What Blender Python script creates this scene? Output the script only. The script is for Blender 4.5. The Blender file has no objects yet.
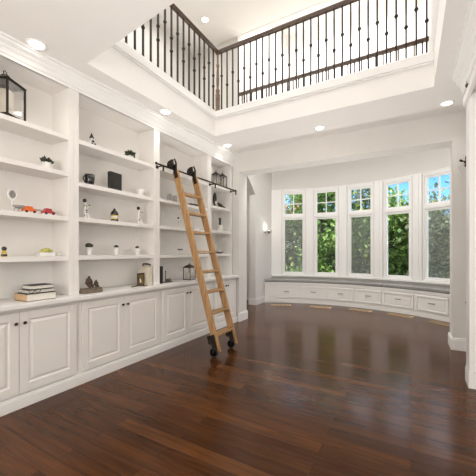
import bpy, bmesh, math, random
from math import sin, cos, pi, radians, atan2, sqrt
from mathutils import Vector, Matrix
random.seed(7)
S = bpy.context.scene
COL = S.collection

# ------------------------------------------------------------ camera
cam_d = bpy.data.cameras.new('camera'); cam = bpy.data.objects.new('camera', cam_d); COL.objects.link(cam)
cam.location = (0, 0, 1.25)
cam.rotation_euler = (radians(90), 0, atan2(173, 303.5))
cam_d.lens = 303.5/476*36; cam_d.sensor_width = 36; cam_d.shift_y = 14/476
cam_d.clip_start = 0.02; cam_d.clip_end = 200
S.camera = cam

# ------------------------------------------------------------ world, lights, exposure
S.view_settings.view_transform = 'Standard'; S.view_settings.look = 'None'
S.view_settings.gamma = 1; S.view_settings.use_curve_mapping = False
S.view_settings.exposure = 0.27
W = bpy.data.worlds.new('world'); S.world = W; W.use_nodes = True
nt = W.node_tree; bg = nt.nodes['Background']
sky = nt.nodes.new('ShaderNodeTexSky'); sky.sky_type = 'NISHITA'; sky.sun_disc = False
sky.sun_elevation = radians(44); sky.sun_rotation = radians(110); sky.air_density = 1.2; sky.dust_density = 0.3; sky.ozone_density = 2.5
# white cloud added overhead, unseen, to light the rooms; clear blue near the horizon
tcw = nt.nodes.new('ShaderNodeTexCoord'); sep = nt.nodes.new('ShaderNodeSeparateXYZ'); nt.links.new(tcw.outputs['Generated'], sep.inputs[0])
cn = nt.nodes.new('ShaderNodeTexNoise'); cn.inputs['Scale'].default_value = 3.2; cn.inputs['Detail'].default_value = 6
nt.links.new(tcw.outputs['Generated'], cn.inputs['Vector'])
ad = nt.nodes.new('ShaderNodeMath'); ad.operation = 'MULTIPLY_ADD'; ad.inputs[1].default_value = .35
nt.links.new(cn.outputs['Fac'], ad.inputs[0]); nt.links.new(sep.outputs['Z'], ad.inputs[2])
mrw = nt.nodes.new('ShaderNodeMapRange'); mrw.interpolation_type = 'SMOOTHSTEP'
mrw.inputs['From Min'].default_value = .48; mrw.inputs['From Max'].default_value = .78
nt.links.new(ad.outputs[0], mrw.inputs['Value'])
mw = nt.nodes.new('ShaderNodeMix'); mw.data_type = 'RGBA'; mw.inputs[7].default_value = (11, 11.2, 11.5, 1)
nt.links.new(mrw.outputs[0], mw.inputs[0]); tint = nt.nodes.new('ShaderNodeMix'); tint.data_type = 'RGBA'; tint.blend_type = 'MULTIPLY'; tint.inputs[0].default_value = 1
tint.inputs[7].default_value = (.26, .48, .80, 1); nt.links.new(sky.outputs[0], tint.inputs[6]); nt.links.new(tint.outputs[2], mw.inputs[6])
nt.links.new(mw.outputs[2], bg.inputs[0]); bg.inputs[1].default_value = 0.36

def lamp(name, kind, loc, rot, energy, color=(1, 1, 1), size=1, size_y=None, **kw):
    d = bpy.data.lights.new(name, kind); d.energy = energy; d.color = color
    if kind == 'AREA':
        d.shape = 'RECTANGLE' if size_y else 'SQUARE'; d.size = size
        if size_y: d.size_y = size_y
    for k, v in kw.items(): setattr(d, k, v)
    o = bpy.data.objects.new(name, d); COL.objects.link(o); o.location = loc; o.rotation_euler = rot
    return o
lamp('sun', 'SUN', (0, 0, 12), (radians(46), 0, radians(66)), 7.0, (1, .95, .86), angle=radians(1))
WARM = (1, .95, .89)
lamp('rear_fill', 'AREA', (-0.9, -3.0, 1.5), (radians(90), 0, 0), 82, (1, .97, .935), 4.6, 2.5)  # added fill behind the camera; the back wall has no window
lamp('side_room_fill', 'AREA', (3.3, .6, 1.5), (radians(90), 0, radians(90)), 48, (1, .97, .935), 4.0, 2.4)  # fill panel added in the right-hand room to light the bookcase fronts
lamp('ceiling_bounce_fill', 'AREA', (-.7, -1.2, 1.7), (radians(155), 0, 0), 42, (1, .97, .93), 1.6, 1.2)  # unseen panel added behind the camera to lift the ceiling
lamp('void_fill', 'AREA', (-1.5, 2.6, 5.25), (0, 0, 0), 32, (1, .98, .95), 2.2, 1.8)  # added overhead fill for the upper floor, spilling through the opening
lamp('hall_fill', 'AREA', (-3.2, 2.6, 5.3), (0, radians(-12), 0), 34, (1, .98, .95), .9, 3.2)  # extra panel added to brighten the upper left wall; no fixture here
lamp('landing_fill', 'AREA', (-1.3, 6.2, 6.6), (0, 0, 0), 105, (1, .99, .98), 2.4, 1.8)  # unseen fill added to whiten the walls beyond the rear balustrade
lamp('bay_fill', 'AREA', (-1.2, 5.35, 3.55), (radians(14), 0, 0), 42, (1, .98, .965), 2.8, .6)  # panel added behind the header to brighten window frames and seat
lamp('room_up_fill', 'SPOT', (-1.3, 3.3, .25), (radians(180), 0, 0), 95, (1, .97, .93), spot_size=radians(118), spot_blend=.8, shadow_soft_size=.5)  # unseen spot added near the floor to lift the soffit
lamp('near_up_fill', 'SPOT', (-1.0, .3, .2), (radians(180), 0, 0), 45, (1, .97, .93), spot_size=radians(118), spot_blend=.8, shadow_soft_size=.5)  # second added floor-level spot, for the ceiling nearer the camera
lamp('bay_up_fill', 'SPOT', (-1.1, 6.3, .5), (radians(-150), 0, 0), 95, (1, .98, .96), spot_size=radians(92), spot_blend=.6, shadow_soft_size=.25)  # added spot aimed up at the header underside, not a fixture
lamp('passage_light', 'AREA', (-4.0, 5.8, 3.0), (0, 0, 0), 8, WARM, .6, .6)

# ------------------------------------------------------------ materials
def mat(name, color, rough=.5, metal=0, bump=0, bscale=60, var=0, vscale=4, coat=0, emit=None, estr=0, spec=.5):
    m = bpy.data.materials.new(name); m.use_nodes = True
    n = m.node_tree; p = n.nodes['Principled BSDF']
    p.inputs['Base Color'].default_value = (*color, 1); p.inputs['Roughness'].default_value = rough
    p.inputs['Metallic'].default_value = metal; p.inputs['Coat Weight'].default_value = coat
    p.inputs['Specular IOR Level'].default_value = spec
    if emit: p.inputs['Emission Color'].default_value = (*emit, 1); p.inputs['Emission Strength'].default_value = estr
    tc = n.nodes.new('ShaderNodeTexCoord')
    if var:
        t = n.nodes.new('ShaderNodeTexNoise'); t.inputs['Scale'].default_value = vscale; t.inputs['Detail'].default_value = 6
        n.links.new(tc.outputs['Object'], t.inputs['Vector'])
        r = n.nodes.new('ShaderNodeValToRGB')
        r.color_ramp.elements[0].position = .3; r.color_ramp.elements[1].position = .7
        r.color_ramp.elements[0].color = (*[c*(1-var) for c in color], 1)
        r.color_ramp.elements[1].color = (*[min(1, c*(1+var)) for c in color], 1)
        n.links.new(t.outputs['Fac'], r.inputs[0]); n.links.new(r.outputs[0], p.inputs['Base Color'])
    if bump:
        t = n.nodes.new('ShaderNodeTexNoise'); t.inputs['Scale'].default_value = bscale
        n.links.new(tc.outputs['Object'], t.inputs['Vector'])
        b = n.nodes.new('ShaderNodeBump'); b.inputs['Strength'].default_value = bump; b.inputs['Distance'].default_value = .002
        n.links.new(t.outputs['Fac'], b.inputs['Height']); n.links.new(b.outputs[0], p.inputs['Normal'])
    return m

M = {}
M['wall'] = mat('wall_paint', (.74, .715, .68), .75, bump=.15, bscale=180, var=.012)
M['ceil'] = mat('ceiling_paint', (.86, .835, .80), .8, bump=.12, bscale=160, var=.01)
M['trim'] = mat('trim_enamel', (.88, .865, .84), .38, bump=.05, bscale=60, var=.01)
M['cab'] = mat('cabinet_enamel', (.86, .83, .79), .42, bump=.05, bscale=50, var=.012)
M['white'] = mat('window_enamel', (.88, .87, .85), .35, var=.01)
M['iron'] = mat('wrought_iron', (.028, .022, .018), .45, .6, bump=.2, bscale=80, var=.2)
M['bronze'] = mat('dark_bronze', (.05, .035, .025), .38, .8, var=.2, vscale=20)
M['black'] = mat('gloss_black', (.012, .011, .011), .22, var=.1, coat=.5)
M['rubber'] = mat('black_rubber', (.015, .015, .015), .6, bump=.2, var=.1)
M['chrome'] = mat('chrome', (.75, .75, .76), .12, 1, var=.03)
M['silver'] = mat('brushed_nickel', (.30, .29, .28), .3, 1, var=.05)
M['brass'] = mat('brass_register', (.80, .56, .30), .4, .1, var=.1, vscale=20)
M['ceramic'] = mat('white_ceramic', (.82, .80, .76), .3, var=.02, coat=.3)
M['wax'] = mat('candle_wax', (.88, .80, .66), .5, var=.03)
M['leaf_d'] = mat('dark_succulent', (.035, .045, .022), .6, var=.4, vscale=40)
M['moss'] = mat('pale_moss', (.50, .48, .13), .8, bump=.6, bscale=120, var=.3, vscale=60)
M['orange'] = mat('orange_enamel', (.80, .16, .03), .3, var=.08, vscale=30)
M['red'] = mat('raspberry_enamel', (.48, .05, .07), .3, var=.1, vscale=30)
M['page'] = mat('book_pages', (.80, .76, .68), .8, bump=.5, bscale=220, var=.06, vscale=90)
M['tan'] = mat('tan_cloth', (.60, .40, .22), .75, bump=.3, var=.08)
M['cream'] = mat('cream_cover', (.72, .66, .54), .6, var=.04)
M['bookblk'] = mat('black_book_cloth', (.022, .020, .018), .5, bump=.3, bscale=120, var=.3, vscale=30)
M['statue'] = mat('antique_bronze', (.10, .065, .04), .42, .6, bump=.4, bscale=60, var=.4, vscale=30)
M['stone'] = mat('brown_grey_stone', (.17, .135, .10), .7, bump=.5, bscale=70, var=.35, vscale=25)
M['yellow'] = mat('honey_yellow', (.62, .46, .10), .4, var=.3, vscale=40)
M['cushion'] = mat('grey_seat_cushion', (.27, .26, .25), .34, bump=.2, bscale=300, var=.04)
M['bark'] = mat('tree_bark', (.16, .13, .10), .9, bump=.8, bscale=20, var=.3)
M['lampglow'] = mat('downlight_lens', (1, 1, 1), .4, emit=(1, .94, .84), estr=6)
M['bulbglow'] = mat('sconce_glass', (1, 1, 1), .4, emit=(1, .93, .82), estr=2.5)
M['handrail'] = mat('dark_stained_rail', (.075, .040, .022), .35, bump=.2, bscale=40, var=.3, vscale=12)

M['newel'] = mat('brown_turned_post', (.16, .09, .05), .4, var=.3, vscale=15)
def wood(name, c0, c1, rough, scale, axis=2):
    m = mat(name, c0, rough); n = m.node_tree; p = n.nodes['Principled BSDF']
    tc = n.nodes.new('ShaderNodeTexCoord'); mp = n.nodes.new('ShaderNodeMapping')
    sc = [scale]*3; sc[axis] = scale*.08; mp.inputs['Scale'].default_value = sc
    t = n.nodes.new('ShaderNodeTexNoise'); t.inputs['Scale'].default_value = 1; t.inputs['Detail'].default_value = 8
    t.inputs['Distortion'].default_value = .6
    r = n.nodes.new('ShaderNodeValToRGB'); r.color_ramp.elements[0].position = .35; r.color_ramp.elements[1].position = .65
    r.color_ramp.elements[0].color = (*c0, 1); r.color_ramp.elements[1].color = (*c1, 1)
    n.links.new(tc.outputs['Object'], mp.inputs[0]); n.links.new(mp.outputs[0], t.inputs['Vector'])
    n.links.new(t.outputs['Fac'], r.inputs[0]); n.links.new(r.outputs[0], p.inputs['Base Color'])
    return m
M['oak'] = wood('ladder_oak', (.33, .175, .07), (.52, .31, .135), .42, 45)

def floor_mat():
    m = bpy.data.materials.new('walnut_plank_floor'); m.use_nodes = True
    n = m.node_tree; L = n.links; p = n.nodes['Principled BSDF']
    tc = n.nodes.new('ShaderNodeTexCoord')
    br = n.nodes.new('ShaderNodeTexBrick'); br.inputs['Scale'].default_value = 1
    br.inputs['Brick Width'].default_value = 1.35; br.inputs['Row Height'].default_value = .105
    br.inputs['Mortar Size'].default_value = .0012; br.inputs['Mortar Smooth'].default_value = .1
    br.offset = .37; br.offset_frequency = 2
    br.inputs['Color1'].default_value = (.0, .0, .0, 1); br.inputs['Color2'].default_value = (1, 1, 1, 1)
    br.inputs['Mortar'].default_value = (.5, .5, .5, 1); br.inputs['Bias'].default_value = 0
    L.new(tc.outputs['Object'], br.inputs['Vector'])
    ramp = n.nodes.new('ShaderNodeValToRGB')
    e = ramp.color_ramp.elements
    e[0].position = 0; e[0].color = (.054, .0185, .0052, 1); e[1].position = 1; e[1].color = (.110, .0400, .0115, 1)
    e2 = ramp.color_ramp.elements.new(.5); e2.color = (.078, .0268, .0075, 1)
    L.new(br.outputs['Color'], ramp.inputs[0])
    mp = n.nodes.new('ShaderNodeMapping'); mp.inputs['Scale'].default_value = (1.3, 16, 1)
    L.new(tc.outputs['Object'], mp.inputs[0])
    off = n.nodes.new('ShaderNodeVectorMath'); off.operation = 'MULTIPLY_ADD'
    off.inputs[1].default_value = (37, 11, 3)
    L.new(br.outputs['Color'], off.inputs[0]); L.new(mp.outputs[0], off.inputs[2])
    no = n.nodes.new('ShaderNodeTexNoise'); no.inputs['Scale'].default_value = 1.6; no.inputs['Detail'].default_value = 9
    no.inputs['Distortion'].default_value = .8
    L.new(off.outputs[0], no.inputs['Vector'])
    r2 = n.nodes.new('ShaderNodeValToRGB'); r2.color_ramp.elements[0].position = .3; r2.color_ramp.elements[1].position = .72
    r2.color_ramp.elements[0].color = (.62, .60, .58, 1); r2.color_ramp.elements[1].color = (1.3, 1.3, 1.3, 1)
    L.new(no.outputs['Fac'], r2.inputs[0])
    mx = n.nodes.new('ShaderNodeMix'); mx.data_type = 'RGBA'; mx.blend_type = 'MULTIPLY'; mx.inputs[0].default_value = 1
    L.new(ramp.outputs[0], mx.inputs[6]); L.new(r2.outputs[0], mx.inputs[7])
    mm = n.nodes.new('ShaderNodeMix'); mm.data_type = 'RGBA'
    L.new(br.outputs['Fac'], mm.inputs[0]); L.new(mx.outputs[2], mm.inputs[6]); mm.inputs[7].default_value = (.02, .008, .004, 1)
    L.new(mm.outputs[2], p.inputs['Base Color'])
    n2 = n.nodes.new('ShaderNodeTexNoise'); n2.inputs['Scale'].default_value = 3; n2.inputs['Detail'].default_value = 5
    L.new(off.outputs[0], n2.inputs['Vector'])
    mr = n.nodes.new('ShaderNodeMapRange'); mr.inputs['To Min'].default_value = .13; mr.inputs['To Max'].default_value = .22
    L.new(n2.outputs['Fac'], mr.inputs[0]); L.new(mr.outputs[0], p.inputs['Roughness'])
    p.inputs['Specular IOR Level'].default_value = .5; p.inputs['IOR'].default_value = 1.3
    n3 = n.nodes.new('ShaderNodeTexNoise'); n3.inputs['Scale'].default_value = 1.2; n3.inputs['Detail'].default_value = 3
    L.new(mp.outputs[0], n3.inputs['Vector'])
    b = n.nodes.new('ShaderNodeBump'); b.inputs['Strength'].default_value = .22; b.inputs['Distance'].default_value = .002
    L.new(n3.outputs['Fac'], b.inputs['Height'])
    b2 = n.nodes.new('ShaderNodeBump'); b2.inputs['Strength'].default_value = .5; b2.inputs['Distance'].default_value = .0015; b2.invert = True
    L.new(br.outputs['Fac'], b2.inputs['Height']); L.new(b.outputs[0], b2.inputs['Normal'])
    L.new(b2.outputs[0], p.inputs['Normal'])
    return m
M['floor'] = floor_mat()

def mix_mat(name, fac, kind2, color2, rough=.05, tcol=(1, 1, 1)):
    m = bpy.data.materials.new(name); m.use_nodes = True; n = m.node_tree; n.nodes.clear()
    o = n.nodes.new('ShaderNodeOutputMaterial'); mx = n.nodes.new('ShaderNodeMixShader')
    t = n.nodes.new('ShaderNodeBsdfTransparent'); t.inputs[0].default_value = (*tcol, 1)
    g = n.nodes.new(kind2); g.inputs['Color'].default_value = (*color2, 1)
    if 'Roughness' in g.inputs: g.inputs['Roughness'].default_value = rough
    if fac is None:
        f = n.nodes.new('ShaderNodeFresnel'); f.inputs[0].default_value = 1.12
        n.links.new(f.outputs[0], mx.inputs[0])
    else: mx.inputs[0].default_value = fac
    n.links.new(t.outputs[0], mx.inputs[1]); n.links.new(g.outputs[0], mx.inputs[2]); n.links.new(mx.outputs[0], o.inputs[0])
    return m
M['glass'] = mix_mat('window_glass', None, 'ShaderNodeBsdfGlossy', (1, 1, 1), .02)
M['screen'] = mix_mat('insect_screen', .26, 'ShaderNodeBsdfDiffuse', (.34, .36, .34))
M['jar'] = mix_mat('clear_glass', .22, 'ShaderNodeBsdfGlossy', (.9, .9, .9), .05)
M['smoke'] = mix_mat('grey_glass', .5, 'ShaderNodeBsdfDiffuse', (.45, .43, .41))

def leaf_mat(name, c0, c1, c2):
    m = bpy.data.materials.new(name); m.use_nodes = True; n = m.node_tree; p = n.nodes['Principled BSDF']
    g = n.nodes.new('ShaderNodeNewGeometry'); r = n.nodes.new('ShaderNodeValToRGB')
    e = r.color_ramp.elements; e[0].color = (*c0, 1); e[1].color = (*c2, 1); k = e.new(.5); k.color = (*c1, 1)
    n.links.new(g.outputs['Random Per Island'], r.inputs[0]); n.links.new(r.outputs[0], p.inputs['Base Color'])
    p.inputs['Roughness'].default_value = .55
    tr = n.nodes.new('ShaderNodeBsdfTranslucent'); n.links.new(r.outputs[0], tr.inputs[0])
    mx = n.nodes.new('ShaderNodeMixShader'); mx.inputs[0].default_value = .35
    n.links.new(p.outputs[0], mx.inputs[1]); n.links.new(tr.outputs[0], mx.inputs[2])
    n.links.new(mx.outputs[0], n.nodes['Material Output'].inputs[0])
    return m
M['green'] = leaf_mat('bright_green_leaves', (.06, .14, .02), (.18, .32, .06), (.42, .52, .18))
M['olive'] = leaf_mat('olive_leaves', (.06, .085, .04), (.17, .21, .10), (.40, .44, .26))
M['autumn'] = leaf_mat('autumn_leaves', (.30, .10, .04), (.50, .22, .10), (.60, .40, .20))

# ------------------------------------------------------------ geometry helpers
class B:
    def __init__(s): s.v = []; s.f = []; s.sm = []
    def add(s, v, f, smooth=False):
        k = len(s.v); s.v += [tuple(p) for p in v]; s.f += [tuple(i+k for i in q) for q in f]; s.sm += [smooth]*len(f)
        return s
    def box(s, x0, x1, y0, y1, z0, z1):
        v = [(x, y, z) for z in (z0, z1) for y in (y0, y1) for x in (x0, x1)]
        return s.add(v, [(0, 2, 3, 1), (4, 5, 7, 6), (0, 1, 5, 4), (2, 6, 7, 3), (0, 4, 6, 2), (1, 3, 7, 5)])
    def rbox(s, c, size, rz=0, ry=0, rx=0):
        m = Matrix.Rotation(rz, 3, 'Z') @ Matrix.Rotation(ry, 3, 'Y') @ Matrix.Rotation(rx, 3, 'X')
        v = [Vector(c)+m @ Vector((x*size[0]/2, y*size[1]/2, z*size[2]/2)) for z in (-1, 1) for y in (-1, 1) for x in (-1, 1)]
        return s.add(v, [(0, 2, 3, 1), (4, 5, 7, 6), (0, 1, 5, 4), (2, 6, 7, 3), (0, 4, 6, 2), (1, 3, 7, 5)])
    def prism(s, pts, zb, zt):          # polygon in plan; zb / zt constants or functions of y
        fb = zb if callable(zb) else (lambda x, y: zb); ft = zt if callable(zt) else (lambda x, y: zt)
        n = len(pts); v = [(x, y, fb(x, y)) for x, y in pts]+[(x, y, ft(x, y)) for x, y in pts]
        return s.add(v, [tuple(range(n))[::-1], tuple(range(n, 2*n))]+[(i, (i+1) % n, n+(i+1) % n, n+i) for i in range(n)])
    def sweep(s, rings, smooth=False, closed=True):   # list of rings of points
        n = len(rings[0]); v = [p for r in rings for p in r]; f = []
        for i in range(len(rings)-1):
            for j in range(n): f.append((i*n+j, i*n+(j+1) % n, (i+1)*n+(j+1) % n, (i+1)*n+j))
        s.add(v, f, smooth)
        if closed: s.add(rings[0], [tuple(range(n))[::-1]]); s.add(rings[-1], [tuple(range(n))])
        return s
    def tube(s, pts, r, n=8, smooth=True):
        P = [Vector(p) for p in pts]; R = r if isinstance(r, (list, tuple)) else [r]*len(P)
        rings = []
        for i, p in enumerate(P):
            t = (P[min(i+1, len(P)-1)]-P[max(i-1, 0)]).normalized()
            a = Vector((0, 0, 1)) if abs(t.z) < .9 else Vector((1, 0, 0))
            u = t.cross(a).normalized(); w = t.cross(u)
            rings.append([p+(u*cos(2*pi*k/n)+w*sin(2*pi*k/n))*R[i] for k in range(n)])
        return s.sweep(rings, smooth)
    def lathe(s, prof, c=(0, 0, 0), n=20, axis='Z', smooth=True):
        rings = []
        for r, h in prof:
            ring = []
            for k in range(n):
                a = 2*pi*k/n; x, y = r*cos(a), r*sin(a)
                p = (x, y, h) if axis == 'Z' else ((h, x, y) if axis == 'X' else (x, h, y))
                ring.append((p[0]+c[0], p[1]+c[1], p[2]+c[2]))
            rings.append(ring)
        return s.sweep(rings, smooth)
    def ball(s, c, r, sx=1, sy=1, sz=1, n=12):
        m = 8; prof = [(max(1e-4, sin(pi*i/m))*r, -cos(pi*i/m)*r) for i in range(m+1)]
        rings = [[(c[0]+q*cos(2*pi*k/n)*sx, c[1]+q*sin(2*pi*k/n)*sy, c[2]+h*sz) for k in range(n)] for q, h in prof]
        return s.sweep(rings, True)
    def arc(s, r0, r1, a0, a1, z0, z1, n=None, c=None):
        c = c or BC; n = n or max(1, int(abs(a1-a0)/2)); rings = []
        for i in range(n+1):
            a = radians(a0+(a1-a0)*i/n)
            rings.append([(c[0]+r*cos(a), c[1]+r*sin(a), z) for r, z in ((r0, z0), (r1, z0), (r1, z1), (r0, z1))])
        return s.sweep(rings)
    def build(s, name, m, parent=None, bevel=0, local=False, seg=2):
        off = Vector((0, 0, 0))
        q = parent
        while q is not None and not local: off += Vector(q.location); q = q.parent
        me = bpy.data.meshes.new(name); me.from_pydata([Vector(p)-off for p in s.v], [], s.f)
        bm = bmesh.new(); bm.from_mesh(me); bmesh.ops.recalc_face_normals(bm, faces=bm.faces); bm.to_mesh(me); bm.free()
        for p, k in zip(me.polygons, s.sm): p.use_smooth = k
        me.materials.append(M[m] if isinstance(m, str) else m)
        o = bpy.data.objects.new(name, me); COL.objects.link(o)
        if parent is not None: o.parent = parent
        if bevel:
            b = o.modifiers.new('bevel', 'BEVEL'); b.width = bevel; b.segments = seg; b.limit_method = 'ANGLE'; b.angle_limit = radians(40)
        return o

def tag(o, label, cat, group=None, kind=None):
    o['label'] = label; o['category'] = cat
    if group: o['group'] = group
    if kind: o['kind'] = kind
    return o
def thing(name, label, cat, loc=(0, 0, 0), group=None):
    o = bpy.data.objects.new(name, None); COL.objects.link(o); o.location = loc; o.empty_display_size = .05
    return tag(o, label, cat, group)
def struct(o): o['kind'] = 'structure'; return o
def sroot(name, loc=(0, 0, 0)):
    o = bpy.data.objects.new(name, None); COL.objects.link(o); o.location = loc; return struct(o)
def dup(o, parent=None, mats=None):
    c = o.copy(); COL.objects.link(c)
    if parent is not None: c.parent = parent
    for ch in o.children: dup(ch, c)
    return c

BC = (-1.53, 3.98)                 # centre of the bow of the bay
def zc(y): return 2.93+.0276*(y-1.1)
zcf = lambda x, y: zc(y)
YF, YB = 4.74, 5.03                # front and back of the opening wall
XL, XR = -2.68, .46                # its jambs
SLAB = 3.36

# ------------------------------------------------------------ setting
arcp = [(BC[0]+3.9*cos(radians(a)), BC[1]+3.9*sin(radians(a))) for a in range(48, 118, 3)]
b = B(); b.prism([(3.6, -3.4), (3.6, 5.1), (1.15, 5.1), (1.15, 6.9)]+arcp+[(-3.35, 7.4), (-4.9, 7.2), (-4.9, -3.4)], -.12, 0)
struct(b.build('floor', 'floor'))
b = B(); b.box(-3.35, -3.12, -3.4, YF, 0, zc(-3.4)); struct(b.build('wall_left', 'wall'))
b = B(); b.box(-4.9, 3.6, -3.4, -3.25, 0, 3.3); struct(b.build('wall_back', 'wall'))
b = B()
b.box(-4.9, XL, YF, YB, 0, 3.3); b.box(XR, 3.6, YF, YB, 0, 3.3); b.box(XL, XR, YF, YB, 2.68, 3.35); b.box(-4.9, 3.6, 5.005, YB+.05, 3.3, 3.85)
struct(b.build('wall_front', 'wall'))
b = B(); b.box(.475, 3.6, 3.49, 3.64, 0, 3.2); b.box(.46, .60, -3.3, 3.49, 2.72, 3.2); b.box(.78, .92, 3.64, YF, 0, 3.2)
b.box(3.5, 3.6, -3.3, 3.49, 0, 3.2)
struct(b.build('wall_right', 'wall'))
# ceiling slab round the opening to the upper floor
b = B()
V = [(-2.58, 3.83), (.21, 3.83), (.21, 1.40), (-2.53, 1.70)]
b.prism([(-3.9, -3.4), (-2.53, -3.4), (-2.53, 1.70), (-2.58, 3.83), (-3.9, 3.83)], zcf, SLAB)
b.prism([(-3.9, 3.83), (3.6, 3.83), (3.6, 5.0), (-3.9, 5.0)], zcf, SLAB)
b.prism([(.21, -3.4), (3.6, -3.4), (3.6, 3.83), (.21, 3.83)], zcf, SLAB)
b.prism([(-2.53, -3.4), (.21, -3.4), (.21, 1.40), (-2.53, 1.70)], zcf, SLAB)
struct(b.build('ceiling', 'ceil'))
# moulded board along the top of the opening
b = B()
b.box(-2.575, .21, 3.80, 3.828, 3.275, SLAB+.012); b.box(-2.575, .21, 3.812, 3.829, 3.255, 3.275)
b.prism([(-2.578, 3.83), (-2.528, 1.70), (-2.50, 1.70), (-2.552, 3.83)], 3.275, SLAB+.012)
b.prism([(-2.578, 3.83), (-2.528, 1.70), (-2.516, 1.70), (-2.566, 3.83)], 3.255, 3.275)
struct(b.build('trim_1', 'trim', bevel=.004))
# upper floor
b = B(); b.box(-4.05, -3.9, 0, 5.1, SLAB, 5.34); b.box(-3.9, -2.85, 4.99, 5.1, SLAB, 5.34)
b.box(-2.95, -2.85, 5.1, 7.6, 3.90, 6.9)
struct(b.build('wall_upper_left', 'wall'))
b = B(); b.box(.215, .4, -.15, 4.99, SLAB, 5.45); b.box(.215, .4, 4.99, 7.6, 3.90, 6.9); struct(b.build('wall_upper_right', 'wall'))
b = B(); b.box(-3.0, .4, 7.6, 7.75, 3.90, 6.9); struct(b.build('wall_upper_front', 'ceil'))
b = B(); b.box(-4.05, .4, -.15, 0, SLAB, 5.34); struct(b.build('wall_upper_back', 'wall'))
b = B(); b.box(-4.05, .4, -.15, 4.99, 5.34, 5.45); b.box(-2.85, .215, 5.0, 5.1, 5.3401, 6.9); b.box(-2.95, .4, 4.99, 7.7, 6.9, 7.0)
struct(b.build('ceiling_upper', 'ceil'))
b = B(); b.box(-3.05, .42, 5.1, 7.7, 3.82, 3.90); struct(b.build('floor_upper', 'ceil'))
# bay
b = B(); b.arc(3.77, 3.95, 48, 116.5, 0, .66); b.arc(3.77, 3.95, 48, 116.5, 2.86, 3.72)
WA = [107.35, 95.0, 82.65, 70.3, 57.95]; HU = 4.5
gaps = [(116.5, WA[0]+HU)]+[(WA[i]-HU, WA[i+1]+HU) for i in range(4)]+[(WA[4]-HU, 48)]
for a1, a0 in gaps: b.arc(3.79, 3.95, a0, a1, .66, 2.86)
struct(b.build('wall_bay', 'wall'))
b = B()
for a1, a0 in gaps:
    w = a1-a0; b.arc(3.755, 3.79, a0+.28, a1-.28, .66, 2.86)
    if w < 4: b.arc(3.735, 3.755, a0+w*.36, a1-w*.36, .66, 2.86, 1)
struct(b.build('trim_2', 'white'))
b = B(); b.arc(3.752, 3.77, 49, 116, 2.86, 2.885); b.arc(3.70, 3.79, 49, 116, .62, .66)
struct(b.build('trim_3', 'white', bevel=.004))
b = B(); b.box(-3.34, -3.18, 6.41, 7.45, 0, 3.72)
for q in [[(6.41, 2.60), (6.41, 3.72), (5.03, 3.72), (5.03, 3.0), (5.98, 3.0)]]:
    n = len(q); v = [(-3.34, y, z) for y, z in q]+[(-3.18, y, z) for y, z in q]
    b.add(v, [tuple(range(n)), tuple(range(n, 2*n))[::-1]]+[(i, (i+1) % n, n+(i+1) % n, n+i) for i in range(n)])
struct(b.build('wall_bay_left', 'wall'))
b = B(); b.box(.95, 1.1, YB, 7.1, 0, 3.72); struct(b.build('wall_bay_right', 'wall'))
b = B(); b.box(-4.9, -4.75, YB, 7.2, 0, 3.72); b.box(-4.75, -3.34, 7.0, 7.15, 0, 3.72); struct(b.build('wall_passage', 'wall'))
b = B(); b.box(-4.9, 1.2, 5.04, 8.1, 3.72, 3.80); struct(b.build('ceiling_bay', 'ceil'))
# baseboards
def bb(b, x0, x1, y0, y1):
    b.box(x0, x1, y0, y1, 0, .135); b.box(x0+.004, x1-.004, y0+.004, y1-.004, .135, .155)
b = B(); bb(b, XL-.01, XL+.02, YF-.02, YB+.02); bb(b, XR-.02, XR+.015, YF-.02, YB+.02); bb(b, XR+.015, .78, YF-.0199, YF+.01)
struct(b.build('baseboard_front', 'trim', bevel=.003))
b = B(); bb(b, .458, .5, 3.465, 3.67); bb(b, .5, 3.5, 3.4651, 3.50); struct(b.build('baseboard_right', 'trim', bevel=.003))
b = B(); bb(b, -3.19, -3.16, 6.40, 6.98); bb(b, -4.76, -4.73, YB, 7.0); bb(b, -3.36, -3.16, 6.39, 6.42); struct(b.build('baseboard_bay', 'trim', bevel=.003))
# casing board down the edge of the right wall and up under its header
b = B(); b.box(.465, .52, 3.475, 3.66, .155, 2.70); b.box(.44, .47, -3.2, 3.66, 2.66, 2.74)
struct(b.build('trim_4', 'trim', bevel=.004))
# crown on the right header
def crown(prof, y0, y1, sgn, x):
    rings = []
    for y in (y0, y1):
        rings.append([(x+sgn*px, y, zc(y)-pz) for px, pz in prof])
    return B().sweep(rings)
cp = [(0, -.01), (.115, -.01), (.115, .02), (.105, .02), (.098, .035), (.075, .055), (.068, .075), (.045, .085), (.035, .10), (.03, .125), (.018, .13), (.018, .15), (0, .15)]
o = crown([(a*.95, c*1.35) for a, c in cp], -3.2, 3.70, -1, .46).build('trim_5', 'white'); struct(o)
# crown over the bookcases
rings = []
for y in (-3.2, YF):
    h = zc(y)-2.80
    rings.append([(-2.82+px, y, 2.80+pz*h if i < 50 else 0) for i, (px, pz) in enumerate(
        [(0, 0), (.02, 0), (.02, .18), (.028, .20), (.03, .40), (.045, .50), (.075, .68), (.09, .74), (.09, .86), (.11, .88), (.11, 1.03), (0, 1.03)])])
struct(B().sweep(rings).build('trim_6', 'trim'))
# plinth under the base cabinets
b = B(); b.box(-2.75, -2.70, -2.9, YF-.02, 0, .085); b.box(-2.75, -2.705, -2.9, YF-.02, .085, .10)
struct(b.build('baseboard_left', 'trim', bevel=.004))
# ground outside
b = B(); b.box(-40, 40, 7.0, 60, -.9, -.6)
g = b.build('lawn', mat('lawn_grass', (.10, .17, .04), .9, bump=.5, bscale=30, var=.4, vscale=3)); struct(g)

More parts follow.
